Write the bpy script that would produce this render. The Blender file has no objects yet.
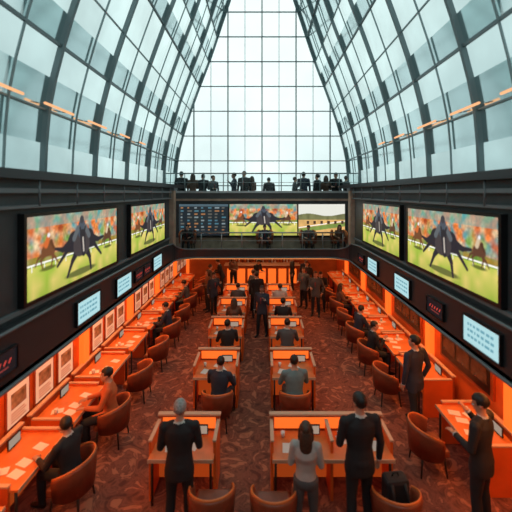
import bpy, bmesh, math, random
import numpy as np
from mathutils import Vector, Matrix, noise
random.seed(7); np.random.seed(7)
scene = bpy.context.scene
scene.view_settings.view_transform = 'Standard'
COL = scene.collection

# ------------------------------------------------------------------ materials
MATS = {}
def mat(name, col, rough=0.6, metal=0.0, emit=None, estr=0.0, noise_scale=None, noise_amt=0.25, spec=0.5, bump=0.0):
    if name in MATS: return MATS[name]
    m = bpy.data.materials.new(name); m.use_nodes = True
    nt = m.node_tree; b = nt.nodes['Principled BSDF']
    b.inputs['Base Color'].default_value = (*col, 1)
    b.inputs['Roughness'].default_value = rough
    b.inputs['Metallic'].default_value = metal
    b.inputs['Specular IOR Level'].default_value = spec
    if emit:
        b.inputs['Emission Color'].default_value = (*emit, 1)
        b.inputs['Emission Strength'].default_value = estr
    if noise_scale:
        tc = nt.nodes.new('ShaderNodeTexCoord'); n = nt.nodes.new('ShaderNodeTexNoise')
        n.inputs['Scale'].default_value = noise_scale; n.inputs['Detail'].default_value = 4
        nt.links.new(tc.outputs['Object'], n.inputs['Vector'])
        r = nt.nodes.new('ShaderNodeValToRGB')
        r.color_ramp.elements[0].position = 0.3; r.color_ramp.elements[1].position = 0.7
        r.color_ramp.elements[0].color = (*[c*(1-noise_amt) for c in col], 1)
        r.color_ramp.elements[1].color = (*[min(1, c*(1+noise_amt)) for c in col], 1)
        nt.links.new(n.outputs['Fac'], r.inputs['Fac']); nt.links.new(r.outputs['Color'], b.inputs['Base Color'])
        if bump:
            bp = nt.nodes.new('ShaderNodeBump'); bp.inputs['Strength'].default_value = bump; bp.inputs['Distance'].default_value = 0.01
            nt.links.new(n.outputs['Fac'], bp.inputs['Height']); nt.links.new(bp.outputs['Normal'], b.inputs['Normal'])
    MATS[name] = m
    return m

def emis(name, col, s):
    if name in MATS: return MATS[name]
    m = bpy.data.materials.new(name); m.use_nodes = True
    nt = m.node_tree; nt.nodes.remove(nt.nodes['Principled BSDF'])
    e = nt.nodes.new('ShaderNodeEmission'); e.inputs[0].default_value = (*col, 1); e.inputs[1].default_value = s
    nt.links.new(e.outputs[0], nt.nodes['Material Output'].inputs[0])
    MATS[name] = m; return m

def screen_mat():
    m = bpy.data.materials.new('screen_picture'); m.use_nodes = True
    nt = m.node_tree; nt.nodes.remove(nt.nodes['Principled BSDF'])
    a = nt.nodes.new('ShaderNodeAttribute'); a.attribute_name = 'Col'
    e = nt.nodes.new('ShaderNodeEmission'); e.inputs[1].default_value = 1.2
    g = nt.nodes.new('ShaderNodeBsdfGlossy'); g.inputs['Roughness'].default_value = 0.25; g.inputs[0].default_value = (0.04, 0.04, 0.04, 1)
    ad = nt.nodes.new('ShaderNodeAddShader')
    nt.links.new(a.outputs['Color'], e.inputs[0])
    nt.links.new(e.outputs[0], ad.inputs[0]); nt.links.new(g.outputs[0], ad.inputs[1])
    nt.links.new(ad.outputs[0], nt.nodes['Material Output'].inputs[0])
    return m
SCREEN = screen_mat()

def glass_mat(name, tint, mottle, scale):
    m = bpy.data.materials.new(name); m.use_nodes = True
    nt = m.node_tree; nt.nodes.remove(nt.nodes['Principled BSDF'])
    tc = nt.nodes.new('ShaderNodeTexCoord'); n = nt.nodes.new('ShaderNodeTexNoise'); n.inputs['Scale'].default_value = scale
    n.inputs['Detail'].default_value = 3
    nt.links.new(tc.outputs['Object'], n.inputs['Vector'])
    r = nt.nodes.new('ShaderNodeValToRGB')
    r.color_ramp.elements[0].position = 0.35; r.color_ramp.elements[1].position = 0.65
    r.color_ramp.elements[0].color = (*[c*(1-mottle) for c in tint], 1); r.color_ramp.elements[1].color = (*tint, 1)  # noise patches darken the glass tint at random
    nt.links.new(n.outputs['Fac'], r.inputs['Fac'])
    t = nt.nodes.new('ShaderNodeBsdfTransparent'); nt.links.new(r.outputs['Color'], t.inputs[0])
    g = nt.nodes.new('ShaderNodeBsdfGlossy'); g.inputs['Roughness'].default_value = 0.12; g.inputs[0].default_value = (0.8, 0.9, 0.9, 1)
    f = nt.nodes.new('ShaderNodeFresnel'); f.inputs[0].default_value = 1.3
    mx = nt.nodes.new('ShaderNodeMixShader')
    nt.links.new(f.outputs[0], mx.inputs[0]); nt.links.new(t.outputs[0], mx.inputs[1]); nt.links.new(g.outputs[0], mx.inputs[2])
    nt.links.new(mx.outputs[0], nt.nodes['Material Output'].inputs[0])
    return m
G_SIDE = glass_mat('vault_glass', (0.86, 0.96, 0.95), 0.20, 0.7)
G_GABLE = glass_mat('gable_glass', (0.96, 0.99, 0.99), 0.05, 0.5)
G_RAIL = glass_mat('rail_glass', (0.85, 0.92, 0.92), 0.02, 1.0)

def carpet():
    m = bpy.data.materials.new('carpet_patterned'); m.use_nodes = True
    nt = m.node_tree; b = nt.nodes['Principled BSDF']; b.inputs['Roughness'].default_value = 0.95
    b.inputs['Specular IOR Level'].default_value = 0.1
    tc = nt.nodes.new('ShaderNodeTexCoord')
    n = nt.nodes.new('ShaderNodeTexNoise'); n.inputs['Scale'].default_value = 3.0; n.inputs['Detail'].default_value = 3; n.inputs['Distortion'].default_value = 2.2
    nt.links.new(tc.outputs['Object'], n.inputs['Vector'])
    r = nt.nodes.new('ShaderNodeValToRGB'); e = r.color_ramp.elements
    e[0].position = 0.36; e[0].color = (0.15, 0.055, 0.04, 1)
    e[1].position = 0.62; e[1].color = (0.50, 0.18, 0.10, 1)
    x = r.color_ramp.elements.new(0.48); x.color = (0.30, 0.105, 0.066, 1)
    x = r.color_ramp.elements.new(0.54); x.color = (0.19, 0.068, 0.048, 1)
    nt.links.new(n.outputs['Fac'], r.inputs['Fac']); nt.links.new(r.outputs['Color'], b.inputs['Base Color'])
    return m
CARPET = carpet()

M_DARK = mat('dark_painted_wall', (0.045, 0.052, 0.056), 0.5, noise_scale=3, noise_amt=0.2)
M_BLACK = mat('black_plastic', (0.008, 0.008, 0.009), 0.35)
M_FASCIA = mat('charcoal_fascia', (0.032, 0.033, 0.036), 0.35)
M_LEDGE = mat('grey_ledge', (0.15, 0.17, 0.18), 0.5)
M_STEEL = mat('rib_steel', (0.14, 0.19, 0.20), 0.45, 0.2)
M_STEELL = mat('mullion_steel', (0.22, 0.29, 0.30), 0.45, 0.2)
M_RAIL = mat('rail_metal', (0.35, 0.38, 0.39), 0.35, 0.6)
M_ORWALL = mat('orange_wall', (0.80, 0.14, 0.02), 0.55, noise_scale=2, noise_amt=0.15)
M_BWALL = mat('brown_wall', (0.36, 0.11, 0.04), 0.6, noise_scale=2, noise_amt=0.2)
M_TAN = mat('tan_column', (0.36, 0.26, 0.19), 0.6, noise_scale=4)
M_WOOD = mat('orange_wood', (0.74, 0.20, 0.05), 0.4, noise_scale=5, noise_amt=0.15)
M_DWOOD = mat('dark_orange_wood', (0.36, 0.07, 0.018), 0.45, noise_scale=5)
M_BEIGE = mat('beige_trim', (0.66, 0.40, 0.26), 0.5)
M_GLOW = mat('orange_panel_added_glow', (0.8, 0.2, 0.04), 0.5, emit=(1.0, 0.17, 0.02), estr=0.85)  # orange panels given added emission in place of a small lamp's light
M_GLOWD = mat('desk_front_added_glow', (0.8, 0.16, 0.03), 0.5, emit=(1.0, 0.15, 0.02), estr=0.22)  # added emission puts the lit look into the desk front itself
M_LEATHER = mat('chair_leather', (0.24, 0.062, 0.028), 0.4, noise_scale=8, noise_amt=0.2)
M_LEG = mat('chair_leg', (0.03, 0.02, 0.015), 0.4)
M_PAPER = mat('paper', (0.75, 0.72, 0.68), 0.8)
M_CEIL = mat('soffit_plaster', (0.22, 0.09, 0.045), 0.7)
M_LEDS = emis('warm_led_soft', (1.0, 0.34, 0.10), 1.0)
M_REFLV = emis('warm_reflection_vault', (1.0, 0.50, 0.24), 1.1)  # emissive stand-in for warm light reflected in the vault glass

# ------------------------------------------------------------------ mesh builder
class MB:
    def __init__(s): s.bm = bmesh.new(); s.mats = []
    def mi(s, m):
        if m not in s.mats: s.mats.append(m)
        return s.mats.index(m)
    def box(s, x0, x1, y0, y1, z0, z1, m, bevel=0.0):
        k = s.mi(m)
        r = bmesh.ops.create_cube(s.bm, size=1, matrix=Matrix.Translation(((x0+x1)/2, (y0+y1)/2, (z0+z1)/2)) @ Matrix.Diagonal((abs(x1-x0), abs(y1-y0), abs(z1-z0), 1)))
        vs = r['verts']; fs = set(f for v in vs for f in v.link_faces)
        for f in fs: f.material_index = k
        if bevel:
            es = list(set(e for v in vs for e in v.link_edges))
            rb = bmesh.ops.bevel(s.bm, geom=es, offset=bevel, segments=2, affect='EDGES', profile=0.5)
            for f in rb['faces']: f.material_index = k
    def tube(s, pts, rads, m, n=10, u=None, cap=True, smooth=True, rot=0.0):
        k = s.mi(m) if m is not None else 0
        pts = [Vector(p) for p in pts]; rings = []
        N = len(pts)
        for i, p in enumerate(pts):
            t = (pts[min(i+1, N-1)] - pts[max(i-1, 0)]).normalized()
            uu = Vector(u) if u is not None else (Vector((1, 0, 0)) if abs(t.x) < 0.8 else Vector((0, 1, 0)))
            v = t.cross(uu).normalized(); w = v.cross(t).normalized()
            r = rads[i] if isinstance(rads, list) else rads
            ra, rb = r if isinstance(r, (list, tuple)) else (r, r)
            rings.append([s.bm.verts.new(p + w*ra*math.cos(2*math.pi*j/n+rot) + v*rb*math.sin(2*math.pi*j/n+rot)) for j in range(n)])
        for a, b in zip(rings, rings[1:]):
            for j in range(n):
                f = s.bm.faces.new((a[j], a[(j+1) % n], b[(j+1) % n], b[j])); f.material_index = k; f.smooth = smooth
        if cap:
            for rr, fl in ((rings[0], True), (rings[-1], False)):
                f = s.bm.faces.new(rr[::-1] if fl else rr); f.material_index = k
        return rings
    def ell(s, c, r, m, n=16, rings=10, M=None):
        k = s.mi(m) if m is not None else 0
        mtx = Matrix.Translation(c) @ (M.to_4x4() if M else Matrix.Identity(4)) @ Matrix.Diagonal((r[0], r[1], r[2], 1))
        rr = bmesh.ops.create_uvsphere(s.bm, u_segments=n, v_segments=rings, radius=1, matrix=mtx)
        fs = set(f for v in rr['verts'] for f in v.link_faces)
        for f in fs: f.material_index = k; f.smooth = True
        return rr['verts']
    def quad(s, pts, m):
        k = s.mi(m); f = s.bm.faces.new([s.bm.verts.new(p) for p in pts]); f.material_index = k; return f
    def mesh(s, name):
        bmesh.ops.recalc_face_normals(s.bm, faces=s.bm.faces)
        me = bpy.data.meshes.new(name); s.bm.to_mesh(me); s.bm.free()
        for m in s.mats: me.materials.append(m)
        return me
    def obj(s, name, loc=(0, 0, 0), rz=0.0):
        return inst(s.mesh(name), name, loc, rz)

def inst(me, name, loc=(0, 0, 0), rz=0.0, sc=1.0):
    o = bpy.data.objects.new(name, me); o.location = loc; o.rotation_euler = (0, 0, rz); o.scale = (sc, sc, sc)
    COL.objects.link(o); return o

# ------------------------------------------------------------------ dimensions
H = 4.8
WALLX, FASX, LOWX, VX = 3.15, 3.0, 4.2, 3.6
GY = 13.2; Y0 = -2.0; YB = 18.0
ZS = 2.47; ZV = 5.08

# floor
b = MB(); b.box(-4.4, 4.4, Y0, YB+0.2, -0.15, 0, CARPET); b.obj('floor')
# lower walls
for sgn, nm in ((-1, 'left'), (1, 'right')):
    b = MB()
    xs = sorted((sgn*LOWX, sgn*(LOWX+0.15)))
    b.box(xs[0], xs[1], Y0, YB, 0, ZS, M_ORWALL)
    y = 2.25 if sgn < 0 else 2.7
    px = sorted((sgn*LOWX, sgn*(LOWX-0.12)))
    for yy in np.arange(y, YB, 2.6):
        b.box(px[0], px[1], yy-0.11, yy+0.11, 0, ZS-0.01, M_GLOW)
    xs = sorted((sgn*WALLX, sgn*(WALLX+0.2)))
    b.box(xs[0], xs[1], Y0, 10.85, ZS+0.12, 5.0, M_DARK)
    xs = sorted((sgn*3.75, sgn*3.9))
    b.box(xs[0], xs[1], 10.8, GY, ZS+0.1, 5.0, M_TAN)
    b.obj('wall_'+nm)
    b = MB()
    xs = sorted((sgn*(WALLX-0.14), sgn*3.95))
    b.box(xs[0], xs[1], Y0, GY, 4.98, 5.10, M_FASCIA)
    xs = sorted((sgn*(WALLX-0.09), sgn*WALLX))
    b.box(xs[0], xs[1], Y0, 10.85, 4.80, 4.86, M_LEDGE)
    b.box(xs[0], xs[1], Y0, 10.85, 4.60, 4.64, M_LEDGE)
    xs = sorted((sgn*(WALLX-0.05), sgn*WALLX))
    b.box(xs[0], xs[1], Y0, 10.85, 3.24, 3.29, M_LEDGE)
    for yy in np.arange(-1, 10.8, 0.9):
        b.tube([(sgn*(WALLX-0.09), yy, 4.62), (sgn*(WALLX-0.09), yy, 4.98)], 0.015, M_LEDGE, n=6)
    b.obj('trim_'+('1' if sgn < 0 else '2'))
b = MB(); b.box(-4.35, 4.35, Y0-0.2, Y0, 0, 5.0, M_DARK); b.obj('wall_front')
b = MB()
b.box(-4.35, -FASX, Y0, 11.5, ZS, ZS+0.1, M_CEIL); b.box(FASX, 4.35, Y0, 11.5, ZS, ZS+0.1, M_CEIL)
b.box(-4.35, 4.35, 11.5, YB, ZS, ZS+0.1, M_CEIL)
b.obj('ceiling')
b = MB()
b.box(-4.35, 4.35, YB, YB+0.15, 0, ZS, M_BWALL)
b.box(-3.9, 3.9, GY+0.0, GY+0.15, ZS+0.1, 3.9, M_DARK)
b.obj('wall_back')
b = MB()
b.box(-3.75, 3.75, 12.2, 12.32, ZS+0.1, 4.86, M_DARK)
b.box(-3.75, 3.75, 12.14, 12.2, 4.80, 4.88, M_RAIL)
b.box(-3.75, 3.75, 12.14, 12.2, 4.50, 4.58, M_TAN)
b.box(-3.75, 3.75, 12.17, 12.2, 2.57, 3.1, M_TAN)
b.obj('wall_mezzanine')
b = MB(); b.box(-3.75, 3.75, 12.32, GY, 3.85, 3.95, M_LEDGE); b.obj('upper_deck_slab')

def upath(x, yb, r, n=8, y0=Y0):
    P = [(-x, y0)]
    for yy in np.linspace(y0, yb-r, 14)[1:]: P.append((-x, yy))
    for i in range(1, n+1):
        a = math.pi - (math.pi/2)*i/n
        P.append((-x+r+r*math.cos(a), yb-r+r*math.sin(a)))
    P2 = [(-p[0], p[1]) for p in P][::-1]
    return P+P2
def ustrip(b, x, yb, r, zt_side, zt_back, z0, thick, m):
    k = b.mi(m)
    Pi = upath(x, yb, r); Po = upath(x+thick, yb+thick, r+thick*0.5)
    def zt(p):
        t = min(1, max(0, (p[1]-(yb-r-0.3))/(r+0.3))); t = t*t*(3-2*t)
        return zt_side*(1-t)+zt_back*t
    for i in range(len(Pi)-1):
        a, c = Pi[i], Pi[i+1]; d, e = Po[i], Po[i+1]
        for q in ([(*a, z0), (*c, z0), (*c, zt(c)), (*a, zt(a))], [(*a, zt(a)), (*c, zt(c)), (*e, zt(c)), (*d, zt(a))],
                  [(*d, z0), (*e, z0), (*e, zt(c)), (*d, zt(a))], [(*a, z0), (*c, z0), (*e, z0), (*d, z0)]):
            f = b.bm.faces.new([b.bm.verts.new(p) for p in q]); f.material_index = k
b = MB()
ustrip(b, FASX, 11.4, 0.7, 3.17, 2.80, ZS+0.04, 0.14, M_FASCIA)
b.obj('balcony_fascia')
b = MB()
Pc = upath(FASX-0.02, 11.38, 0.7)
def ztf(p):
    t = min(1, max(0, (p[1]-10.4)/1.0)); t = t*t*(3-2*t); return 3.17*(1-t)+2.80*t
b.tube([(p[0], p[1], ztf(p)) for p in Pc], 0.025, M_LEDGE, n=6, u=(0, 0, 1))
b.tube([(p[0], p[1], ZS+0.03) for p in Pc], 0.028, M_LEDGE, n=6, u=(0, 0, 1))
Pd = upath(FASX+0.12, 11.5, 0.7)
b.tube([(p[0], p[1], ZS-0.02) for p in Pd], 0.025, M_LEDS, n=6, u=(0, 0, 1))
b.obj('trim_3')

b = MB(); b.box(-3.74, 3.74, 11.56, 12.16, 2.575, 2.62, M_LEDGE); b.obj('mezzanine_deck')
def railing(name, x0, x1, y, z0, z1, step, m=M_RAIL):
    b = MB()
    b.tube([(x0, y, z1), (x1, y, z1)], 0.025, m, n=8)
    b.tube([(x0, y, z0+(z1-z0)*0.5), (x1, y, z0+(z1-z0)*0.5)], 0.010, m, n=6)
    nn = max(1, int(round((x1-x0)/step)))
    for i in range(nn+1):
        x = x0+(x1-x0)*i/nn
        b.tube([(x, y, z0), (x, y, z1)], 0.018, m, n=6)
    b.quad([(x0, y+0.01, z0+0.04), (x1, y+0.01, z0+0.04), (x1, y+0.01, z1-0.04), (x0, y+0.01, z1-0.04)], G_RAIL)
    b.obj(name)
railing('balcony_railing', -2.9, 2.9, 11.46, 2.80, 3.38, 0.72)
railing('balcony_railing', -3.7, 3.7, 12.26, 4.86, 5.55, 0.74, M_STEELL)

for sx in (-1, 1):
    b = MB(); b.box(-0.14, 0.14, -0.14, 0.14, 0, 2.38, M_TAN, 0.02); b.box(-0.17, 0.17, -0.17, 0.17, 0, 0.1, M_LEDGE); b.box(-0.17, 0.17, -0.17, 0.17, 2.28, 2.38, M_LEDGE)
    b.obj('square_column', (sx*3.16, 11.1, 2.6))

# ------------------------------------------------------------------ vault
prof = [(3.6, 5.08), (3.52, 6.2), (3.2, 7.5), (2.72, 8.9), (2.15, 10.4), (1.55, 12.2), (0.85, 14.2), (0.0, 16.2)]
def catmull(P, sub):
    out = []; n = len(P)
    for i in range(n-1):
        p0 = Vector(P[max(i-1, 0)]); p1 = Vector(P[i]); p2 = Vector(P[i+1]); p3 = Vector(P[min(i+2, n-1)])
        for j in range(sub):
            t = j/sub
            out.append(0.5*((2*p1)+(p2-p0)*t+(2*p0-5*p1+4*p2-p3)*t*t+(3*p1-p0-3*p2+p3)*t**3))
    out.append(Vector(P[-1])); return out
dense = catmull(prof, 12)
L = [0]
for a, c in zip(dense, dense[1:]): L.append(L[-1]+(c-a).length)
NP = 11
def at(s):
    for i in range(len(L)-1):
        if L[i+1] >= s-1e-6:
            t = (s-L[i])/(L[i+1]-L[i]); return dense[i].lerp(dense[i+1], t)
    return dense[-1]
PP = [at(L[-1]*i/(NP*2)) for i in range(NP*2+1)]
def halfw(z):
    for a, c in zip(dense, dense[1:]):
        if a.y <= z <= c.y: return a.x+(c.x-a.x)*(z-a.y)/(c.y-a.y)
    return 3.6 if z < 5.08 else 0
b = MB()
for sgn in (-1, 1):
    for i in range(len(PP)-1):
        a, c = PP[i], PP[i+1]
        f = b.quad([(sgn*a.x, Y0, a.y), (sgn*a.x, GY, a.y), (sgn*c.x, GY, c.y), (sgn*c.x, Y0, c.y)], G_SIDE); f.smooth = True
ys = list(np.arange(GY, Y0-0.1, -0.8))
for j, y in enumerate(ys):
    dims, mm = ((0.045, 0.062), M_STEEL) if j % 2 == 0 else ((0.016, 0.02), M_STEELL)
    for sgn in (-1, 1):
        b.tube([(sgn*(p.x-0.04), y, p.y) for p in PP], dims, mm, n=4, u=(0, 1, 0), rot=math.pi/4, smooth=False)
for sgn in (-1, 1):
    for i in range(0, len(PP), 2):
        p = PP[i]; rr = 0.034 if i % 4 == 0 else 0.02
        b.tube([(sgn*(p.x-0.03), Y0, p.y), (sgn*(p.x-0.03), GY, p.y)], rr, M_STEEL if i % 4 == 0 else M_STEELL, n=4, u=(1, 0, 0), rot=math.pi/4, smooth=False)
b.obj('glass_vault_roof')
for sgn in (-1, 1):  # added glowing strips imitate warm reflections on the glass, with made-up brackets
    b = MB()
    p = at(1.12)
    for (a, c) in ((3.2, 4.5), (4.95, 5.7), (6.2, 6.9), (7.6, 8.1), (8.8, 9.2)):
        b.tube([(sgn*(p.x-0.16), a, p.y), (sgn*(p.x-0.16), c, p.y)], 0.022, M_REFLV, n=6)
        for yy in (a+0.1, c-0.1):
            b.tube([(sgn*(p.x-0.16), yy, p.y), (sgn*(p.x-0.02), yy, p.y+0.02)], 0.01, M_STEEL, n=6)
    b.obj('reflection_strip')

b = MB()
pts = [(-3.6, GY, 3.9)] + [(-p.x, GY, p.y) for p in PP] + [(p.x, GY, p.y) for p in PP[::-1][1:]] + [(3.6, GY, 3.9)]
b.quad(pts, G_GABLE)
for z in np.arange(5.1, 16, 1.02):
    w = halfw(z)-0.02
    b.tube([(-w, GY-0.04, z), (w, GY-0.04, z)], 0.026, M_STEEL, n=4, u=(0, 1, 0), rot=math.pi/4, smooth=False)
for x in np.arange(-2.8, 2.9, 0.7):
    thick = 0.034 if abs((x/1.4)-round(x/1.4)) < 0.01 else 0.016
    zt = 16.1
    for a, c in zip(dense, dense[1:]):
        if a.x >= abs(x) >= c.x: zt = a.y; break
    b.tube([(x, GY-0.04, 3.9), (x, GY-0.04, zt)], thick, M_STEEL if thick > .03 else M_STEELL, n=4, rot=math.pi/4, smooth=False)
b.obj('window_1')
b = MB()
pts = [(-3.6, Y0, 5.0)] + [(-p.x, Y0, p.y) for p in PP] + [(p.x, Y0, p.y) for p in PP[::-1][1:]] + [(3.6, Y0, 5.0)]
b.quad(pts, G_GABLE)
for z in np.arange(5.1, 16, 1.02):
    w = halfw(z)-0.02
    b.tube([(-w, Y0+0.04, z), (w, Y0+0.04, z)], 0.028, M_STEEL, n=4, u=(0, 1, 0))
b.obj('window_2')

# ------------------------------------------------------------------ screens
def lin(c): return np.array([((v/255)/12.92 if v/255 < 0.04045 else ((v/255+0.055)/1.055)**2.4) for v in c])
def blotch(h, w, gh, gw):
    g = np.random.rand(gh, gw); yy = np.linspace(0, gh-1.001, h); xx = np.linspace(0, gw-1.001, w)
    y0 = yy.astype(int); x0 = xx.astype(int); fy = (yy-y0)[:, None]; fx = (xx-x0)[None, :]
    return (g[y0][:, x0]*(1-fy)*(1-fx)+g[y0+1][:, x0]*fy*(1-fx)+g[y0][:, x0+1]*(1-fy)*fx+g[y0+1][:, x0+1]*fy*fx)
def cap(U, V, a, c, ra, rb=None):
    rb = ra if rb is None else rb
    ax, ay = a; bx, by = c; dx, dy = bx-ax, by-ay
    t = np.clip(((U-ax)*dx+(V-ay)*dy)/(dx*dx+dy*dy+1e-9), 0, 1)
    return np.sqrt((U-ax-t*dx)**2+(V-ay-t*dy)**2) - (ra+(rb-ra)*t)
def paint_horse(w, h, asp):
    U, V = np.meshgrid(np.linspace(0, asp, w), np.linspace(0, 1, h))
    img = np.zeros((h, w, 3))
    pal = [lin((215, 115, 50)), lin((110, 150, 75)), lin((215, 190, 150)), lin((160, 65, 35)), lin((80, 145, 150)), lin((235, 125, 60))]
    idx = np.stack([blotch(h, w, 12, 26) for _ in pal], -1)**6
    idx /= idx.sum(-1, keepdims=True)
    for k, p in enumerate(pal): img += idx[..., k:k+1]*p
    img *= (0.7+0.6*blotch(h, w, 40, 90))[..., None]
    top = V > 0.86; img[top] = img[top]*0.5+lin((90, 160, 155))*0.5
    g = lin((150, 185, 60)); g2 = lin((235, 210, 120)); n = blotch(h, w, 8, 20)
    tr = V < 0.40
    tc = (g*(1-n[..., None])+g2*n[..., None])*(0.75+0.5*(V[..., None]))
    img[tr] = tc[tr]
    band = (V > 0.38) & (V < 0.50); img[band] = img[band]*0.4+lin((80, 130, 40))*0.6
    img[(V > 0.40) & (V < 0.425)] = lin((235, 235, 225))
    for r in np.arange(0.1, asp, 0.22): img[(abs(U-r) < 0.008) & (V < 0.41) & (V > 0.33)] = lin((230, 230, 220))
    def paint(d, c, soft=0.02):
        a = np.clip(0.5-d/soft, 0, 1)[..., None]; img[:] = img*(1-a)+np.array(c)*a
    def horse(cx, cy, s, body, silk):
        P = lambda x, y: (cx+x*s, cy+y*s)
        paint(np.sqrt(((U-cx)/1.4)**2+((V-(cy-0.36*s))*4)**2)-0.20*s, lin((95, 105, 45)), 0.05)
        for leg in ([(-.10, -.02), (-.26, -.14), (-.20, -.32)], [(.10, -.02), (.25, -.16), (.36, -.30)], [(-.16, 0), (-.34, -.08), (-.44, -.24)], [(.14, .0), (.16, -.16), (.10, -.34)]):
            paint(cap(U, V, P(*leg[0]), P(*leg[1]), .055*s, .03*s), body)
            paint(cap(U, V, P(*leg[1]), P(*leg[2]), .028*s, .02*s), body)
        paint(cap(U, V, P(-.12, .04), P(.12, .04), .13*s), body)
        paint(cap(U, V, P(.05, .1), P(.10, .24), .08*s, .055*s), body)
        paint(cap(U, V, P(.10, .24), P(.19, .08), .05*s, .03*s), np.array(body)*0.7)
        paint(cap(U, V, P(-.08, .18), P(-.02, .34), .07*s, .06*s), silk)
        paint(cap(U, V, P(.01, .40), P(.015, .41), .045*s), lin((225, 225, 225)))
    horse(asp*0.17, 0.52, 0.55, lin((110, 70, 45)), lin((200, 100, 50)))
    horse(asp*0.85, 0.52, 0.5, lin((90, 60, 45)), lin((200, 180, 150)))
    cx, cy, s = asp*0.50, 0.50, 1.0
    P = lambda x, y: (cx+x*s, cy+y*s)
    B = lin((44, 42, 48)); B2 = lin((66, 60, 62))
    paint(np.sqrt(((U-cx)/2.0)**2+((V-0.10)*4)**2)-0.20, lin((100, 105, 55)), 0.06)
    for leg in ([(-.12, -.02), (-.36, -.02), (-.58, -.20)], [(.12, -.02), (.36, -.04), (.58, -.24)], [(-.10, -.05), (-.24, -.20), (-.36, -.40)], [(.10, -.05), (.22, -.22), (.26, -.42)], [(-.3, .06), (-.46, .0), (-.62, .04)], [(.3, .06), (.48, .02), (.66, .04)]):
        paint(cap(U, V, P(*leg[0]), P(*leg[1]), .075, .04), B)
        paint(cap(U, V, P(*leg[1]), P(*leg[2]), .038, .022), B)
    paint(cap(U, V, P(-.20, .08), P(.20, .08), .15), B)
    paint(cap(U, V, P(-.05, .0), P(.05, .0), .17), B2)
    paint(cap(U, V, P(0, .20), P(0, .30), .10, .09), lin((70, 78, 90)))
    paint(cap(U, V, P(-.10, .26), P(-.20, .12), .045), lin((90, 95, 100))); paint(cap(U, V, P(.10, .26), P(.20, .12), .045), lin((90, 95, 100)))
    paint(cap(U, V, P(0, .38), P(0, .39), .055), lin((60, 60, 66)))
    paint(cap(U, V, P(.02, .16), P(.05, -.14), .075, .045), B)
    paint(cap(U, V, P(-.03, .20), P(-.05, .26), .02), B); paint(cap(U, V, P(.07, .20), P(.09, .26), .02), B)
    paint(cap(U, V, P(.03, .10), P(.05, -.10), .016), lin((190, 180, 170)))
    return img*1.0
def paint_board(w, h, asp):
    U, V = np.meshgrid(np.linspace(0, asp, w), np.linspace(0, 1, h))
    img = np.zeros((h, w, 3)) + lin((30, 38, 44))
    for r in range(9):
        y = 0.08+r*0.1
        for c in range(7):
            x = 0.05+c*asp/7.2; ln = 0.05+0.10*random.random()
            col = random.choice([lin((120, 135, 140)), lin((150, 105, 70)), lin((70, 110, 125)), lin((90, 90, 85))])
            img[(abs(V-y) < 0.022) & (U > x) & (U < x+ln)] = col
    img[V > 0.93] = lin((70, 90, 100)); return img
def paint_land(w, h, asp):
    U, V = np.meshgrid(np.linspace(0, asp, w), np.linspace(0, 1, h))
    n = blotch(h, w, 10, 20)[..., None]
    img = lin((215, 215, 205))*np.ones((h, w, 1))
    hill = V < (0.66+0.04*np.sin(U*5)); img = np.where(hill[..., None], lin((120, 120, 80))*(0.6+0.6*n), img)
    fl = V < 0.5; img = np.where(fl[..., None], lin((215, 170, 105))*(0.75+0.4*n), img)
    tr = abs(V-(0.15+0.14*U)) < 0.07; img = np.where(tr[..., None], lin((120, 140, 70))*(0.8+0.4*n), img)
    rl = abs(V-(0.25+0.14*U)) < 0.012; img = np.where(rl[..., None], lin((240, 240, 235))*np.ones((h, w, 1)), img)
    for i in range(6):
        cx = 0.3+i*0.22; img[(abs(U-cx) < 0.04) & (abs(V-0.42) < 0.05)] = lin((70, 50, 40))
    return img
def paint_logo(w, h, asp, bg, fg):
    U, V = np.meshgrid(np.linspace(0, asp, w), np.linspace(0, 1, h))
    img = lin(bg)*np.ones((h, w, 1))
    for r in range(3):
        x = 0.12*asp
        while x < 0.85*asp:
            ln = random.uniform(.04, .12)*asp
            img[(abs(V-(0.28+0.22*r)) < 0.05) & (U > x) & (U < x+ln)] = lin(fg)
            x += ln+0.03*asp
    return img
def paint_mark(w, h, asp):
    U, V = np.meshgrid(np.linspace(0, asp, w), np.linspace(0, 1, h))
    img = lin((26, 24, 27))*np.ones((h, w, 1))
    for i in range(5):
        x = asp*(0.2+0.15*i)
        img[cap(U, V, (x-.06, .42), (x+.05, .58), .035) < 0] = lin((215, 70, 60))
    img[(abs(V-0.25) < 0.02) & (U > .25*asp) & (U < .75*asp)] = lin((150, 60, 55))
    return img
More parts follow.
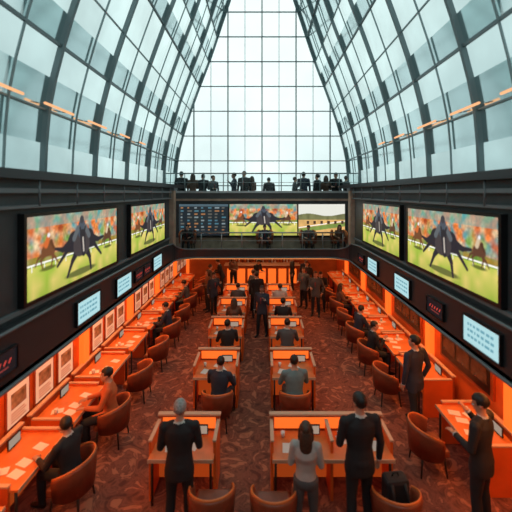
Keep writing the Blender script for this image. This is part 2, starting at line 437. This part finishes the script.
def screen_mesh(name, width, height, painter, res=110, bezel=0.05, depth=0.07):
    asp = width/height; h = res; w = int(res*min(asp, 2.6)); img = painter(w, h, asp)
    xs = np.linspace(-width/2, width/2, w); zs = np.linspace(0, height, h)
    X, Z = np.meshgrid(xs, zs)
    V = np.stack([X, np.full_like(X, -depth-0.002), Z], -1).reshape(-1, 3)
    i = np.arange(h*w).reshape(h, w)
    F = np.stack([i[:-1, :-1], i[:-1, 1:], i[1:, 1:], i[1:, :-1]], -1).reshape(-1, 4)
    bx = []
    def addbox(x0, x1, y0, y1, z0, z1): bx.append((x0, x1, y0, y1, z0, z1))
    e = bezel
    addbox(-width/2-e, width/2+e, -depth, 0, -e, height+e)
    addbox(-width/2-e, -width/2, -depth-.02, -depth, -e, height+e); addbox(width/2, width/2+e, -depth-.02, -depth, -e, height+e)
    addbox(-width/2, width/2, -depth-.02, -depth, -e, 0); addbox(-width/2, width/2, -depth-.02, -depth, height, height+e)
    verts = V.tolist(); faces = F.tolist(); nf = len(faces)
    for (x0, x1, y0, y1, z0, z1) in bx:
        k = len(verts)
        verts += [[x0, y0, z0], [x1, y0, z0], [x1, y1, z0], [x0, y1, z0], [x0, y0, z1], [x1, y0, z1], [x1, y1, z1], [x0, y1, z1]]
        faces += [[k, k+3, k+2, k+1], [k+4, k+5, k+6, k+7], [k, k+1, k+5, k+4], [k+1, k+2, k+6, k+5], [k+2, k+3, k+7, k+6], [k+3, k, k+4, k+7]]
    me = bpy.data.meshes.new(name); me.from_pydata(verts, [], faces)
    me.materials.append(SCREEN); me.materials.append(M_BLACK)
    mi = np.ones(len(faces), dtype=np.int32); mi[:nf] = 0; me.polygons.foreach_set('material_index', mi)
    ca = me.color_attributes.new('Col', 'FLOAT_COLOR', 'POINT')
    c = np.zeros((len(verts), 4), dtype=np.float32); c[:, 3] = 1; c[:h*w, :3] = np.clip(img.reshape(-1, 3), 0, 1.2)
    ca.data.foreach_set('color', c.ravel()); me.update(); return me
big = screen_mesh('video_screen', 2.6, 1.12, paint_horse, 130)
hp = math.pi/2
def wall_screen(me, sgn, yc, z, x=WALLX): inst(me, 'video_screen', (sgn*x, yc, z), -sgn*hp)
wall_screen(big, -1, 5.47, 3.36); wall_screen(big, -1, 8.8, 3.36)
wall_screen(big, 1, 5.45, 3.36); wall_screen(big, 1, 8.45, 3.36)
me = screen_mesh('video_screen', 2.55, 1.18, paint_horse, 110, 0.03); inst(me, 'video_screen', (0.05, 12.14, 3.2))
me = screen_mesh('odds_board_screen', 1.85, 1.18, paint_board, 90, 0.03); inst(me, 'odds_board_screen', (-2.2, 12.14, 3.2))
me = screen_mesh('video_screen', 1.75, 1.18, paint_land, 90, 0.03); inst(me, 'video_screen', (2.25, 12.14, 3.2))
cy = screen_mesh('ticker_screen', 0.72, 0.36, lambda w, h, a: paint_logo(w, h, a, (165, 205, 210), (95, 150, 165)), 40, 0.02, 0.03)
rd = screen_mesh('ticker_screen', 0.5, 0.26, paint_mark, 40, 0.015, 0.03)
for y in (5.5, 6.9, 9.1): inst(cy, 'ticker_screen', (-FASX, y, 2.66), hp)
for y in (3.62, 7.75, 8.3): inst(rd, 'ticker_screen', (-FASX, y, 2.70), hp)
for y in (4.35, 6.8, 8.6): inst(cy, 'ticker_screen', (FASX, y, 2.66), -hp)
for y in (5.5, 9.6): inst(rd, 'ticker_screen', (FASX, y, 2.70), -hp)

# ------------------------------------------------------------------ posters on lower walls
def poster_mesh(bgs, nm):
    b = MB(); b.box(-0.27, 0.27, -0.03, 0, 0, 0.68, M_DWOOD)
    b.box(-0.24, 0.24, -0.036, -0.03, 0.03, 0.65, bgs)
    b.box(-0.17, 0.17, -0.040, -0.036, 0.30, 0.56, mat('poster_art', (0.40, 0.26, 0.18), 0.7, noise_scale=9, noise_amt=0.6))
    for i in range(4): b.box(-0.17, 0.17-0.04*(i % 2), -0.039, -0.036, 0.08+i*0.045, 0.10+i*0.045, M_BEIGE)
    return b.mesh(nm)
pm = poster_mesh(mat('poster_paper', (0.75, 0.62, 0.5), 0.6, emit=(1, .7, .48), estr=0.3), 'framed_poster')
for y in np.arange(3.5, 17.5, 0.66):
    if abs((y-2.25+1.3) % 2.6-1.3) < 0.39: continue
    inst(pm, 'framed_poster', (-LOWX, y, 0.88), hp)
b = MB()
b.box(-0.85, 0.85, -0.05, 0, 0, 0.95, M_DWOOD); b.box(-0.78, 0.78, -0.06, -0.05, 0.06, 0.89, M_BLACK)
for i in range(3): b.box(-0.7+i*0.49, -0.28+i*0.49, -0.065, -0.06, 0.2, 0.75, mat('dark_display', (0.10, 0.05, 0.035), 0.2, noise_scale=6, noise_amt=0.6))
dm = b.mesh('wall_display')
for y in np.arange(4.0, 17, 2.6): inst(dm, 'wall_display', (LOWX, y, 1.05), -hp)

# ------------------------------------------------------------------ furniture
def chair_mesh():
    b = MB()
    b.box(-0.24, 0.24, -0.22, 0.26, 0.34, 0.46, M_LEATHER, 0.03)
    k = b.mi(M_LEATHER); n = 22; prev = None
    for i in range(n+1):
        a = math.radians(-205+230*i/n)
        e = abs(i/n-0.5)*2; top = 0.80-0.17*e**2.2
        row = []
        for (r, z) in ((0.265, 0.36), (0.275, top-0.03), (0.29, top), (0.325, top), (0.335, top-0.03), (0.305, 0.32)):
            row.append(b.bm.verts.new((r*math.cos(a), r*math.sin(a)*1.02, z)))
        if prev:
            for j in range(6):
                f = b.bm.faces.new((prev[j], prev[(j+1) % 6], row[(j+1) % 6], row[j])); f.material_index = k; f.smooth = True
        else: b.bm.faces.new(row)
        prev = row
    b.bm.faces.new(prev)
    pts = []
    for i in range(n+1):
        a = math.radians(-205+230*i/n); e = abs(i/n-0.5)*2; top = 0.80-0.17*e**2.2
        pts.append((0.307*math.cos(a), 0.307*math.sin(a)*1.02, top+0.008))
    b.tube(pts, (0.022, 0.014), M_WOOD, n=8, u=(0, 0, 1))
    for sx in (-1, 1):
        for sy in (-1, 1):
            b.tube([(sx*0.18, sy*0.18, 0.36), (sx*0.22, sy*0.22, 0.0)], [0.022, 0.014], M_LEG, n=8)
    return b.mesh('tub_chair')
CH = chair_mesh()
def desk_mesh(w, seats=1, ph=1.0, nm='betting_desk', D=0.74):
    b = MB()
    b.box(-w/2, w/2, 0, D, 0.71, 0.75, M_WOOD, 0.008)
    b.box(-w/2, w/2, -0.012, 0.0, 0.70, 0.752, M_BEIGE)
    b.box(-w/2-0.02, w/2+0.02, D+.005, D+.05, 0.0, ph, M_DWOOD)
    b.box(-w/2-0.035, w/2+0.035, D-.01, D+.07, ph, ph+0.03, M_BEIGE)
    if ph > .9: b.box(-w/2+0.05, w/2-0.05, D-.005, D+.005, 0.79, ph-0.03, M_GLOW)
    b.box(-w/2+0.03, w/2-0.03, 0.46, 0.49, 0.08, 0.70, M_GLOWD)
    xs = np.linspace(-w/2, w/2, seats+1)
    for i, x in enumerate(xs):
        b.box(x-0.02, x+0.02, 0.12, D+.005, 0.0, ph-.07, M_ORWALL)
        b.box(x-0.028, x+0.028, 0.11, D-.01, ph-.07, ph-.045, M_BEIGE)
    for sx in (-1, 1): b.tube([(sx*(w/2-0.05), 0.06, 0), (sx*(w/2-0.05), 0.06, 0.71)], 0.02, M_LEG, n=8)
    rnd = random.Random(w*100)
    for s_ in range(seats):
        c = (xs[s_]+xs[s_+1])/2; ww = xs[s_+1]-xs[s_]
        for j in range(4):
            px = c+rnd.uniform(-.32, .28)*ww; py = rnd.uniform(.12, D-.2); a = rnd.uniform(-.5, .5); l, q = .10, .07
            z = 0.7525+0.001*j
            b.quad([(px+math.cos(a)*dx*q-math.sin(a)*dy*l, py+math.sin(a)*dx*q+math.cos(a)*dy*l, z) for dx, dy in ((-1, -1), (1, -1), (1, 1), (-1, 1))], M_PAPER)
        b.box(c+0.08, c+0.34, D-.12, D-.10, 0.77, 0.93, M_BLACK); b.box(c+0.095, c+0.325, D-.125, D-.12, 0.785, 0.915, emis('desk_display', (0.75, 0.55, 0.42), 0.5))
        b.tube([(c+0.21, D-.10, 0.75), (c+0.21, D-.105, 0.79)], 0.02, M_BLACK, n=8)
        b.tube([(c-0.3*ww, 0.45, 0.75), (c-0.3*ww, 0.45, 0.84)], [0.028, 0.035], M_PAPER, n=10)
    return b.mesh(nm)
D1 = desk_mesh(0.95); D1n = desk_mesh(1.0, D=.6); D2 = desk_mesh(1.86, 2, D=.6); DS = desk_mesh(1.08, ph=0.86)
inst(D1n, 'betting_desk', (-1.24, 4.86, 0)); inst(D2, 'betting_desk', (1.09, 4.86, 0))
for x, y in ((-0.70, 4.45), (0.16, 4.42), (1.84, 4.40)): inst(CH, 'tub_chair', (x, y, 0))
rows = [7.8, 9.8, 11.6, 13.3]
for i, r in enumerate(rows):
    inst(D1, 'betting_desk', (-1.04, r-0.78, 0)); inst(D1, 'betting_desk', (0.70, r-0.78, 0))
    for x in (-0.92, 0.68): inst(CH, 'tub_chair', (x, r-1.2, 0))
LY = [3.6, 4.9, 6.2, 7.5, 8.8, 10.1, 11.4, 12.7, 14.0, 15.3]
RY = [2.4, 3.55, 5.6, 7.4, 8.6, 9.8, 11.0, 12.2, 13.4, 14.6, 15.8]
for y in LY:
    inst(DS, 'betting_desk', (-3.33, y, 0), hp); inst(CH, 'tub_chair', (-2.90, y, 0), hp)
for y in RY:
    inst(DS, 'betting_desk', (3.33, y, 0), -hp); inst(CH, 'tub_chair', (2.90, y, 0), -hp)

b = MB()
b.box(-1.9, 1.9, 0, 0.5, 0, 1.05, M_DWOOD); b.box(-1.95, 1.95, -0.05, 0.55, 1.05, 1.1, M_BEIGE)
for i in range(7): b.box(-1.8+i*0.53, -1.4+i*0.53, -0.012, 0, 0.15, 0.9, M_GLOW)
b.box(-1.9, 1.9, 1.2, 1.3, 0, 2.3, M_DWOOD)
rnd = random.Random(3)
for zz in (0.5, 0.95, 1.4, 1.85):
    b.box(-1.85, 1.85, 0.95, 1.2, zz, zz+0.03, M_BEIGE)
    for i in range(22):
        x = -1.75+i*0.165; hh = rnd.uniform(.12, .3)
        b.tube([(x, 1.08, zz+0.03), (x, 1.08, zz+0.03+hh*0.7), (x, 1.08, zz+0.03+hh)], [0.035, 0.035, 0.014], rnd.choice([M_PAPER, M_LEATHER, M_WOOD, M_LEDGE]), n=8)
b.obj('service_counter', (0, 16.5, 0))

# ------------------------------------------------------------------ people
def pm_(nm, c, r=0.75): return mat(nm, c, r, noise_scale=6, noise_amt=0.12)
SKIN = mat('skin', (0.52, 0.27, 0.18), 0.55); SKIN2 = mat('skin_dark', (0.28, 0.14, 0.09), 0.55)
BLK = pm_('suit_black', (0.014, 0.015, 0.018)); NAVY = pm_('suit_navy', (0.022, 0.032, 0.055)); GREY = pm_('suit_grey', (0.08, 0.085, 0.09))
TEAL = pm_('shirt_teal', (0.15, 0.25, 0.27)); WHITE = pm_('shirt_white', (0.6, 0.58, 0.55)); LGREY = pm_('top_lightgrey', (0.42, 0.41, 0.39)); ORG = pm_('top_orange', (0.60, 0.14, 0.04)); BROWN = pm_('jacket_brown', (0.13, 0.065, 0.04))
HBLK = mat('hair_black', (0.012, 0.009, 0.008), 0.5, noise_scale=40, noise_amt=0.4, bump=0.5); HBRN = mat('hair_brown', (0.06, 0.03, 0.018), 0.5, noise_scale=40, noise_amt=0.4, bump=0.5); HGRY = mat('hair_grey', (0.30, 0.29, 0.28), 0.6, noise_scale=40, noise_amt=0.4, bump=0.5)
SHOE = mat('shoe_leather', (0.01, 0.008, 0.007), 0.3); EYEW = mat('eye_white', (0.7, 0.7, 0.68), 0.3); EYED = mat('eye_dark', (0.02, 0.012, 0.01), 0.2); LIP = mat('lips', (0.38, 0.13, 0.11), 0.5)

def segd(p, a, c):
    ac = c-a; t = max(0, min(1, (p-a).dot(ac)/ac.length_squared)); return (p-a-ac*t).length, t

def person(name, top=BLK, bottom=BLK, skin=SKIN, hair=HBLK, shirt=WHITE, seated=False, lean=0.0, arms='down', hy=0.0, hpitch=0.0, long_hair=False, female=False, vox=0.016, stride=0.0, jacket=True, bald=False):
    V3 = Vector
    hipz = 0.54 if seated else 0.94
    pel = V3((0, 0, hipz)); sd = V3((0, math.sin(lean), math.cos(lean))); fw = V3((0, math.cos(lean), -math.sin(lean)))
    def S(d, y=0): return pel + sd*d + fw*y
    sw = 0.165 if female else 0.20; k = 0.9 if female else 1.04
    b = MB()
    hem = -0.17 if (jacket and not seated) else -0.03
    rings = []
    if hem < -0.1: rings += [(-0.17, .182*k, .130, 0), (-0.08, .185*k, .130, 0)]
    rings += [(-0.03, .175*k, .122, -.005), (0.05, .165*k, .115, 0), (0.14, .152*k, .105, .005), (0.26, .174*k, .118, .01), (0.36, .192*k, .122, .0), (0.44, .18*k, .105, -.012), (0.495, .105*k, .075, -.015), (0.53, .06, .06, -.01)]
    if female: rings = [(d, rx, ry+(.02 if 0.3 < d < 0.4 else 0), y) for d, rx, ry, y in rings]
    b.tube([S(d, y) for d, rx, ry, y in rings], [(rx, ry) for d, rx, ry, y in rings], None, n=20, u=(1, 0, 0))
    b.ell(S(-0.02, -.01), (.168, .125, .12), None)
    b.tube([S(.472, -.01)+V3((-sw, 0, -.02)), S(.49, -.01)+V3((-sw*.5, 0, .0)), S(.49, -.01)+V3((sw*.5, 0, 0)), S(.472, -.01)+V3((sw, 0, -.02))], .052, None, n=12, u=(0, 1, 0))
    nb = S(.50, -.01)
    hc = S(.665, .015)
    b.tube([nb, nb.lerp(hc, .5), hc], [.056, .052, .055], None, n=12)
    HM = Matrix.Rotation(hy, 3, 'Z') @ Matrix.Rotation(-lean*0.5-hpitch, 3, 'X')
    HP = lambda x, y, z: hc + HM @ V3((x, y, z))
    b.ell(HP(0, -.012, .03), (.075, .094, .088), None, M=HM)
    b.ell(HP(0, .018, -.045), (.057, .070, .073), None, M=HM)
    b.ell(HP(0, .055, -.085), (.032, .032, .028), None, M=HM)
    b.tube([HP(0, .082, .012), HP(0, .1, -.018), HP(0, .082, -.03)], [.010, .016, .012], None, n=8)
    for sx in (-1, 1): b.ell(HP(sx*.076, -.008, -.012), (.012, .02, .032), None, 10, 8, M=HM)
    legs = []
    for sx in (-1, 1):
        hip = pel+V3((sx*.088, 0, -.02))
        if seated:
            kn = V3((sx*.13, .42, .50)); an = V3((sx*.13, .40+.05*sx*stride, .09)); hip = pel+V3((sx*.09, .02, -.01))
            b.tube([hip, hip.lerp(kn, .5), kn], [.088, .08, .064], None, n=14)
        else:
            kn = V3((sx*.11, .02+sx*stride*.14, .50)); an = V3((sx*.13, -.02+sx*stride*.22-(.0), .09))
            b.tube([hip+V3((0, 0, .03)), hip.lerp(kn, .5), kn], [.092, .082, .064], None, n=14)
        b.ell(kn, (.064, .064, .066), None, 12, 8)
        b.tube([kn, kn.lerp(an, .35), kn.lerp(an, .7), an], [.063, .064, .056, .05], None, n=14)
        toe = V3((an.x+sx*.02, an.y+.15, .035))
        b.tube([V3((an.x, an.y-.06, .045)), V3((an.x, an.y, .05)), V3((an.x+sx*.01, an.y+.08, .042)), toe, toe+V3((0, .04, -.005))], [(.034, .042), (.042, .048), (.046, .04), (.042, .032), (.022, .022)], None, n=12, u=(1, 0, 0))
        legs.append((hip, kn, an))
    ARM = []
    for sx in (-1, 1):
        sh = S(.462, -.01)+V3((sx*sw, 0, 0))
        mode = arms if isinstance(arms, str) else arms[0 if sx < 0 else 1]
        if mode == 'down': ud, fd = V3((sx*.20, -.06, -1)), V3((sx*.02, .22, -1))
        elif mode == 'desk': ud, fd = V3((sx*.25, .45, -.92)), V3((-sx*.35, 1, .02))
        elif mode == 'front': ud, fd = V3((sx*.18, .10, -1)), V3((-sx*.40, .9, .05))
        elif mode == 'phone': ud, fd = V3((sx*.20, .35, -1)), V3((-sx*.30, .6, .75))
        elif mode == 'pocket': ud, fd = V3((sx*.36, -.20, -1)), V3((-sx*.20, .35, -1))
        ud.normalize(); fd.normalize(); el = sh+ud*.285; wr = el+fd*.25
        b.ell(sh, (.062, .062, .062), None, 12, 8)
        b.tube([sh, sh.lerp(el, .5), el], [.062, .056, .049], None, n=12)
        b.ell(el, (.050, .050, .050), None, 12, 8)
        b.tube([el, el.lerp(wr, .4), wr], [.049, .045, .037], None, n=12)
        side = fd.cross(V3((0, 0, 1))) if abs(fd.z) < .8 else fd.cross(V3((1, 0, 0)))
        side.normalize()
        pw = side if abs(fd.z) < .8 else V3((0, 1, 0)).cross(fd).cross(fd).normalized()
        nrm = fd.cross(pw).normalized()
        pc = wr+fd*.055
        b.tube([wr-fd*.02, wr+fd*.02, pc, wr+fd*.095], [(.024, .018), (.030, .018), (.038, .016), (.034, .012)], None, n=12, u=pw)
        ARM.append((sx, sh, el, wr, fd, pw, nrm))
    me = b.mesh('tmp'); o = bpy.data.objects.new('tmp', me); COL.objects.link(o)
    md = o.modifiers.new('r', 'REMESH'); md.mode = 'VOXEL'; md.voxel_size = vox
    sm = o.modifiers.new('s', 'SMOOTH'); sm.factor = 0.5; sm.iterations = 3 if vox < .02 else 1
    dg = bpy.context.evaluated_depsgraph_get(); em = bpy.data.meshes.new_from_object(o.evaluated_get(dg))
    bpy.data.objects.remove(o)
    mats = [top, bottom, skin, hair, SHOE, shirt, EYEW, EYED, LIP]
    em.materials.clear()
    for m in mats: em.materials.append(m)
    for p in em.polygons:
        c = p.center; p.use_smooth = True
        d = (c-pel).dot(sd); lab = None
        r = c-hc
        for (sx, sh, el, wr, fd, pw, nrm) in ARM:
            if (c-wr).length < .16 and (c-wr).dot(fd) > -0.004 and segd(c, wr, wr+fd*.1)[0] < .055: lab = 2
        if lab is None:
            da = min(min(segd(c, sh, el)[0]-.05, segd(c, el, wr)[0]-.042) for (_, sh, el, wr, *_r) in ARM)
            lat = abs(c.x)
            if d > .562 or (d > .525 and lat < .066): lab = 5 if (jacket and d < .545) else 2
            elif da < .014: lab = 0
            elif c.z < .085 + (0.0): lab = 4
            elif seated: lab = 0 if (d > .02 and segd(c, legs[0][0], legs[0][1])[0] > .088 and segd(c, legs[1][0], legs[1][1])[0] > .088) or (d > .07) else 1
            else: lab = 0 if d > (hem-.02 if jacket else 0.04) else 1
        p.material_index = lab
    b = MB(); b.mats = list(mats)
    for (sx, sh, el, wr, fd, pw, nrm) in ARM:
        inner = pw if (pw.x*sx < 0) else -pw
        down = V3((0, 0, -1))
        if abs(fd.z) >= .8:
            inner = pw if pw.y > 0 else -pw
            down = V3((-sx, 0.2, 0)).normalized()
        for i, (off, ln) in enumerate(((-.028, .062), (-.010, .075), (.009, .080), (.028, .070))):
            ln *= 0.9
            a = wr+fd*.085-inner*(-off)
            c1 = a+fd*(ln*.45)+down*.006; c2 = c1+(fd*.8+down*.5).normalized()*ln*.35; c3 = c2+(fd*.5+down*.8).normalized()*ln*.28
            b.tube([a-fd*.015, a, c1, c2, c3], [.0095, .0095, .009, .008, .0055], skin, n=8)
        a = wr+fd*.03+inner*.026; c1 = a+(fd*.6+inner*.7).normalized()*.038; c2 = c1+(fd+inner*.15).normalized()*.028
        b.tube([a-inner*.012, a, c1, c2], [.013, .012, .0105, .007], skin, n=8)
        b.tube([wr-fd*.012, wr+fd*.004], [(.038, .038), (.036, .036)], shirt if jacket else top, n=14)
    for sx in (-1, 1):
        b.ell(HP(sx*.029, .073, .002), (.014, .012, .009), EYEW, 10, 8, M=HM)
        b.ell(HP(sx*.029, .082, .002), (.006, .005, .006), EYED, 8, 6, M=HM)
        b.tube([HP(sx*.014, .083, .020), HP(sx*.03, .083, .025), HP(sx*.046, .072, .020)], [.003, .004, .003], hair, n=6)
    b.tube([HP(-.022, .082, -.056), HP(0, .090, -.055), HP(.022, .082, -.056)], [.003, .0065, .003], LIP, n=8)
    if not bald:
        bmh = bmesh.new(); bmesh.ops.create_uvsphere(bmh, u_segments=28, v_segments=20, radius=1)
        kill = []
        for v in bmh.verts:
            q = v.co.copy(); nz = noise.noise(q*5)*.03+noise.noise(q*13)*.02
            v.co = V3((q.x*.083, q.y*.101, q.z*.094))*(1+nz)+V3((0, -.018, .036))
            if v.co.z < -.01:
                t = (-.01-v.co.z); v.co.x *= 1-t*1.5; v.co.y *= 1-t*1.5
            hl = .055 if v.co.y > .03 else (-.005 if v.co.y > -.03 else -.07)
            if v.co.z < hl: kill.append(v)
        bmesh.ops.delete(bmh, geom=kill, context='VERTS')
        vm = {}
        for v in bmh.verts: vm[v] = b.bm.verts.new(HP(*v.co))
        for f in bmh.faces:
            nf = b.bm.faces.new([vm[v] for v in f.verts]); nf.material_index = 3; nf.smooth = True
        bmh.free()
        if long_hair:
            b.tube([HP(0, -.045, .06), HP(0, -.075, -.0), HP(0, -.085, -.09), HP(0, -.10, -.18), HP(0, -.105, -.27), HP(0, -.10, -.31)], [(.06, .04), (.088, .05), (.092, .048), (.088, .04), (.07, .03), (.03, .012)], hair, n=16, u=(1, 0, 0))
            for sx in (-1, 1):
                b.tube([HP(sx*.06, .01, .06), HP(sx*.083, .0, -.0), HP(sx*.085, -.01, -.09), HP(sx*.078, -.03, -.18), HP(sx*.06, -.05, -.24)], [.025, .024, .03, .026, .01], hair, n=10)
    if jacket:
        b.tube([S(.51, -.012), S(.545, -.010)], [(.064, .064), (.059, .058)], shirt, n=16, u=(1, 0, 0), cap=False)
        b.tube([S(.485, -.016), S(.530, -.018)], [(.092, .080), (.068, .068)], top, n=16, u=(1, 0, 0), cap=False)
        b.tube([S(.49, .062), S(.36, .125), S(.20, .122)], [(.012, .004), (.022, .005), (.010, .004)], mat('tie', (0.25, 0.03, 0.03), .5), n=8, u=(1, 0, 0))
        for sx in (-1, 1):
            b.tube([S(.50, .03)+V3((sx*.06, 0, 0)), S(.42, .10)+V3((sx*.06, 0, 0)), S(.22, .122)+V3((sx*.012, 0, 0))], [(.016, .006), (.026, .007), (.006, .004)], top, n=8, u=(1, 0, 0))
    else:
        b.tube([S(.505, -.012), S(.532, -.012)], [(.072, .070), (.062, .060)], top, n=16, u=(1, 0, 0), cap=False)
    ex = b.mesh('ex')
    bm = bmesh.new(); bm.from_mesh(em); bm.from_mesh(ex)
    out = bpy.data.meshes.new(name); bm.to_mesh(out); bm.free()
    for m in (b.mats): out.materials.append(m)
    bpy.data.meshes.remove(em); bpy.data.meshes.remove(ex)
    return out
def put(me, x, y, rz=0, z=0, h=1.75): return inst(me, me.name.split('.')[0], (x, y, z), rz, h/1.75)

R = math.radians
put(person('standing_man', BLK, BLK, hair=HGRY, arms=('front', 'front'), lean=.03, hpitch=.15, vox=.013), -1.16, 4.50, R(4), h=1.90)
put(person('standing_man', BLK, BLK, hair=HBLK, arms=('front', 'down'), hpitch=.1, hy=.25, stride=.25, vox=.013), 1.38, 4.52, R(6), h=2.0)
put(person('standing_woman', LGREY, GREY, hair=HBRN, arms='front', long_hair=True, female=True, jacket=False, lean=.02, vox=.013), 0.60, 4.38, R(-8), h=1.68)
put(person('standing_man', BLK, BLK, hair=HBLK, arms=('front', 'phone'), hpitch=.3, hy=.3, vox=.014), 3.12, 4.55, R(35), h=1.96)
put(person('standing_man', NAVY, BLK, hair=HBLK, arms=('down', 'pocket'), stride=.7, hy=.4, vox=.014), 3.10, 6.5, R(25), h=1.94)
sA = person('seated_man', NAVY, BLK, seated=True, arms='desk', lean=.18, hpitch=.2, hy=.3, vox=.016)
sB = person('seated_man', TEAL, GREY, seated=True, arms='desk', lean=.10, hpitch=.1, jacket=False, vox=.016)
sC = person('seated_man', BLK, BLK, seated=True, arms=('desk', 'phone'), lean=.14, hy=-.4, vox=.018)
sD = person('seated_woman', BROWN, BLK, hair=HBRN, seated=True, arms='desk', lean=.12, long_hair=True, female=True, jacket=False, vox=.018)
sE = person('seated_man', GREY, BLK, seated=True, arms='desk', lean=.25, hpitch=.3, hair=HBLK, vox=.018)
sG = person('seated_man', WHITE, GREY, seated=True, arms=('phone', 'desk'), lean=.05, hy=.5, hair=HBRN, jacket=False, vox=.018)
sO = person('seated_woman', ORG, BLK, hair=HBLK, seated=True, arms='desk', lean=.10, female=True, jacket=False, vox=.016)
def seat(me, x, y, rz=0, h=1.8): put(me, x, y, rz, 0, h)
seat(sA, -0.90, 6.62, R(-12)); seat(sB, 0.68, 6.62, R(5), 1.86)
seat(sC, -0.92, 8.62, R(10)); seat(sE, 0.68, 8.62, R(-5))
seat(sD, -0.92, 10.42); seat(sC, 0.68, 10.42, R(-12)); seat(sE, -0.92, 12.12); seat(sG, 0.68, 12.12)
seat(sO, -2.92, 6.2, R(110), 1.9); seat(sC, -2.92, 4.9, R(75)); seat(sA, -2.92, 10.1, hp); seat(sE, -2.92, 12.7, hp)
seat(sC, 2.92, 8.6, -hp); seat(sA, 2.92, 9.8, R(-75)); seat(sD, 2.92, 12.2, -hp)
t1 = person('standing_man', BLK, BLK, arms='down', vox=.02)
t2 = person('standing_man', GREY, BLK, arms=('pocket', 'front'), hair=HBRN, vox=.02, hy=.3)
t3 = person('standing_woman', BROWN, BLK, arms='front', hair=HBRN, long_hair=True, female=True, jacket=False, vox=.02)
t4 = person('standing_man', NAVY, BLK, arms=('phone', 'down'), vox=.02, stride=.4, skin=SKIN2)
t5 = person('standing_man', BLK, BLK, arms=('front', 'front'), lean=.3, hpitch=.2, vox=.02)
put(t1, -0.2, 12.3, R(10), h=1.8); put(t4, 0.0, 10.75, R(160), h=1.72); put(t2, -0.35, 12.9, R(-60), h=1.75)
tt = [t1, t2, t3, t4, t5]; rnd = random.Random(11)
for i, x in enumerate([-3.2, -2.75, -2.35, -1.95, -1.1, -0.7, -0.4, 0.3, 1.3, 1.65, 2.2, 2.55, 2.95, 3.35]):
    put(tt[(i*2) % 5], x, 12.72+rnd.uniform(-.12, .12), rnd.uniform(-3, 3), 3.95, rnd.uniform(1.5, 1.75))
for i, (x, y) in enumerate([(-2.3, 14.2), (-1.9, 15.2), (-2.2, 13.0), (2.0, 14.3), (2.1, 15.4), (1.75, 13.4), (2.4, 13.0), (-1.4, 15.6), (1.5, 15.9), (-1.9, 12.6), (2.1, 12.5), (-0.3, 15.4)]):
    put(tt[(i*3+1) % 5], x, y, rnd.uniform(-3, 3), 0, rnd.uniform(1.65, 1.8))
for i, x in enumerate([-2.75, 0.1, 1.7, 2.85]):
    inst(CH, 'tub_chair', (x, 11.84, 2.62), R(180)); put([sC, sA, sE, sD][i], x, 11.84, R(180), 2.62, 1.35)

b = MB()
MBG = mat('backpack_fabric', (0.012, 0.013, 0.016), .7, noise_scale=12)
b.box(-.17, .17, -.10, .10, 0, .44, MBG, .05); b.box(-.13, .13, .09, .15, .04, .25, MBG, .025)
b.tube([(-.05, 0, .43), (-.03, 0, .48), (.03, 0, .48), (.05, 0, .43)], .012, MBG, n=8)
for sx in (-1, 1): b.tube([(sx*.09, -.09, .40), (sx*.10, -.16, .30), (sx*.11, -.15, .14), (sx*.12, -.09, .05)], (.022, .008), MBG, n=8, u=(1, 0, 0))
b.obj('backpack', (1.84, 4.42, 0.46), 0.1)

# ------------------------------------------------------------------ lights
def area(name, loc, sx, sy, power, col, rot=(0, 0, 0)):
    l = bpy.data.lights.new(name, 'AREA'); l.shape = 'RECTANGLE'; l.size = sx; l.size_y = sy; l.energy = power; l.color = col
    o = bpy.data.objects.new(name, l); o.location = loc; o.rotation_euler = rot; COL.objects.link(o); return o
WARM = (1.0, 0.33, 0.08)
for sgn in (-1, 1):
    for y, pw in ((4.0, 48), (8.0, 48), (12.0, 36), (16.0, 22)):
        area('soffit_lamp', (sgn*3.75, y, ZS-0.02), 0.25, 3.4, pw, WARM)
for y in (13.0, 15.6):
    area('ceiling_lamp', (0, y, ZS-0.02), 3.5, 0.4, 26, (1.0, 0.5, 0.25))

w = bpy.data.worlds.new('overcast_sky'); scene.world = w; w.use_nodes = True
nt = w.node_tree; bg = nt.nodes['Background']
tc = nt.nodes.new('ShaderNodeTexCoord'); sep = nt.nodes.new('ShaderNodeSeparateXYZ'); nt.links.new(tc.outputs['Generated'], sep.inputs[0])
def math_(op, a, c=None):
    n = nt.nodes.new('ShaderNodeMath'); n.operation = op
    for i, q in enumerate((a, c)):
        if q is None: continue
        if isinstance(q, (int, float)): n.inputs[i].default_value = q
        else: nt.links.new(q, n.inputs[i])
    return n.outputs[0]
ax = math_('ABSOLUTE', sep.outputs['X'])
zz = math_('MAXIMUM', sep.outputs['Z'], 0.0)
v = math_('SUBTRACT', math_('ADD', 0.92, math_('MULTIPLY', zz, 0.40)), math_('MULTIPLY', ax, 0.62))
ns = nt.nodes.new('ShaderNodeTexNoise'); ns.inputs['Scale'].default_value = 3.0; ns.inputs['Detail'].default_value = 4
nt.links.new(tc.outputs['Generated'], ns.inputs['Vector'])
v = math_('ADD', v, math_('MULTIPLY', math_('SUBTRACT', ns.outputs['Fac'], 0.5), 0.40))
r = nt.nodes.new('ShaderNodeValToRGB'); e = r.color_ramp.elements
e[0].position = 0.1; e[0].color = (0.12, 0.17, 0.175, 1); e[1].position = 0.97; e[1].color = (0.80, 0.91, 0.90, 1)
x = e.new(0.5); x.color = (0.34, 0.46, 0.47, 1)
nt.links.new(v, r.inputs['Fac']); nt.links.new(r.outputs['Color'], bg.inputs[0]); bg.inputs[1].default_value = 1.3

cam = bpy.data.cameras.new('camera'); cam.sensor_width = 36; cam.lens = 320/512*36
cam.shift_x = -6/512; cam.shift_y = -63/512
cam.dof.use_dof = True; cam.dof.focus_distance = 9.0; cam.dof.aperture_fstop = 0.6
co = bpy.data.objects.new('camera', cam); co.location = (0, 0, H); co.rotation_euler = (math.pi/2, 0, 0); COL.objects.link(co)
scene.camera = co
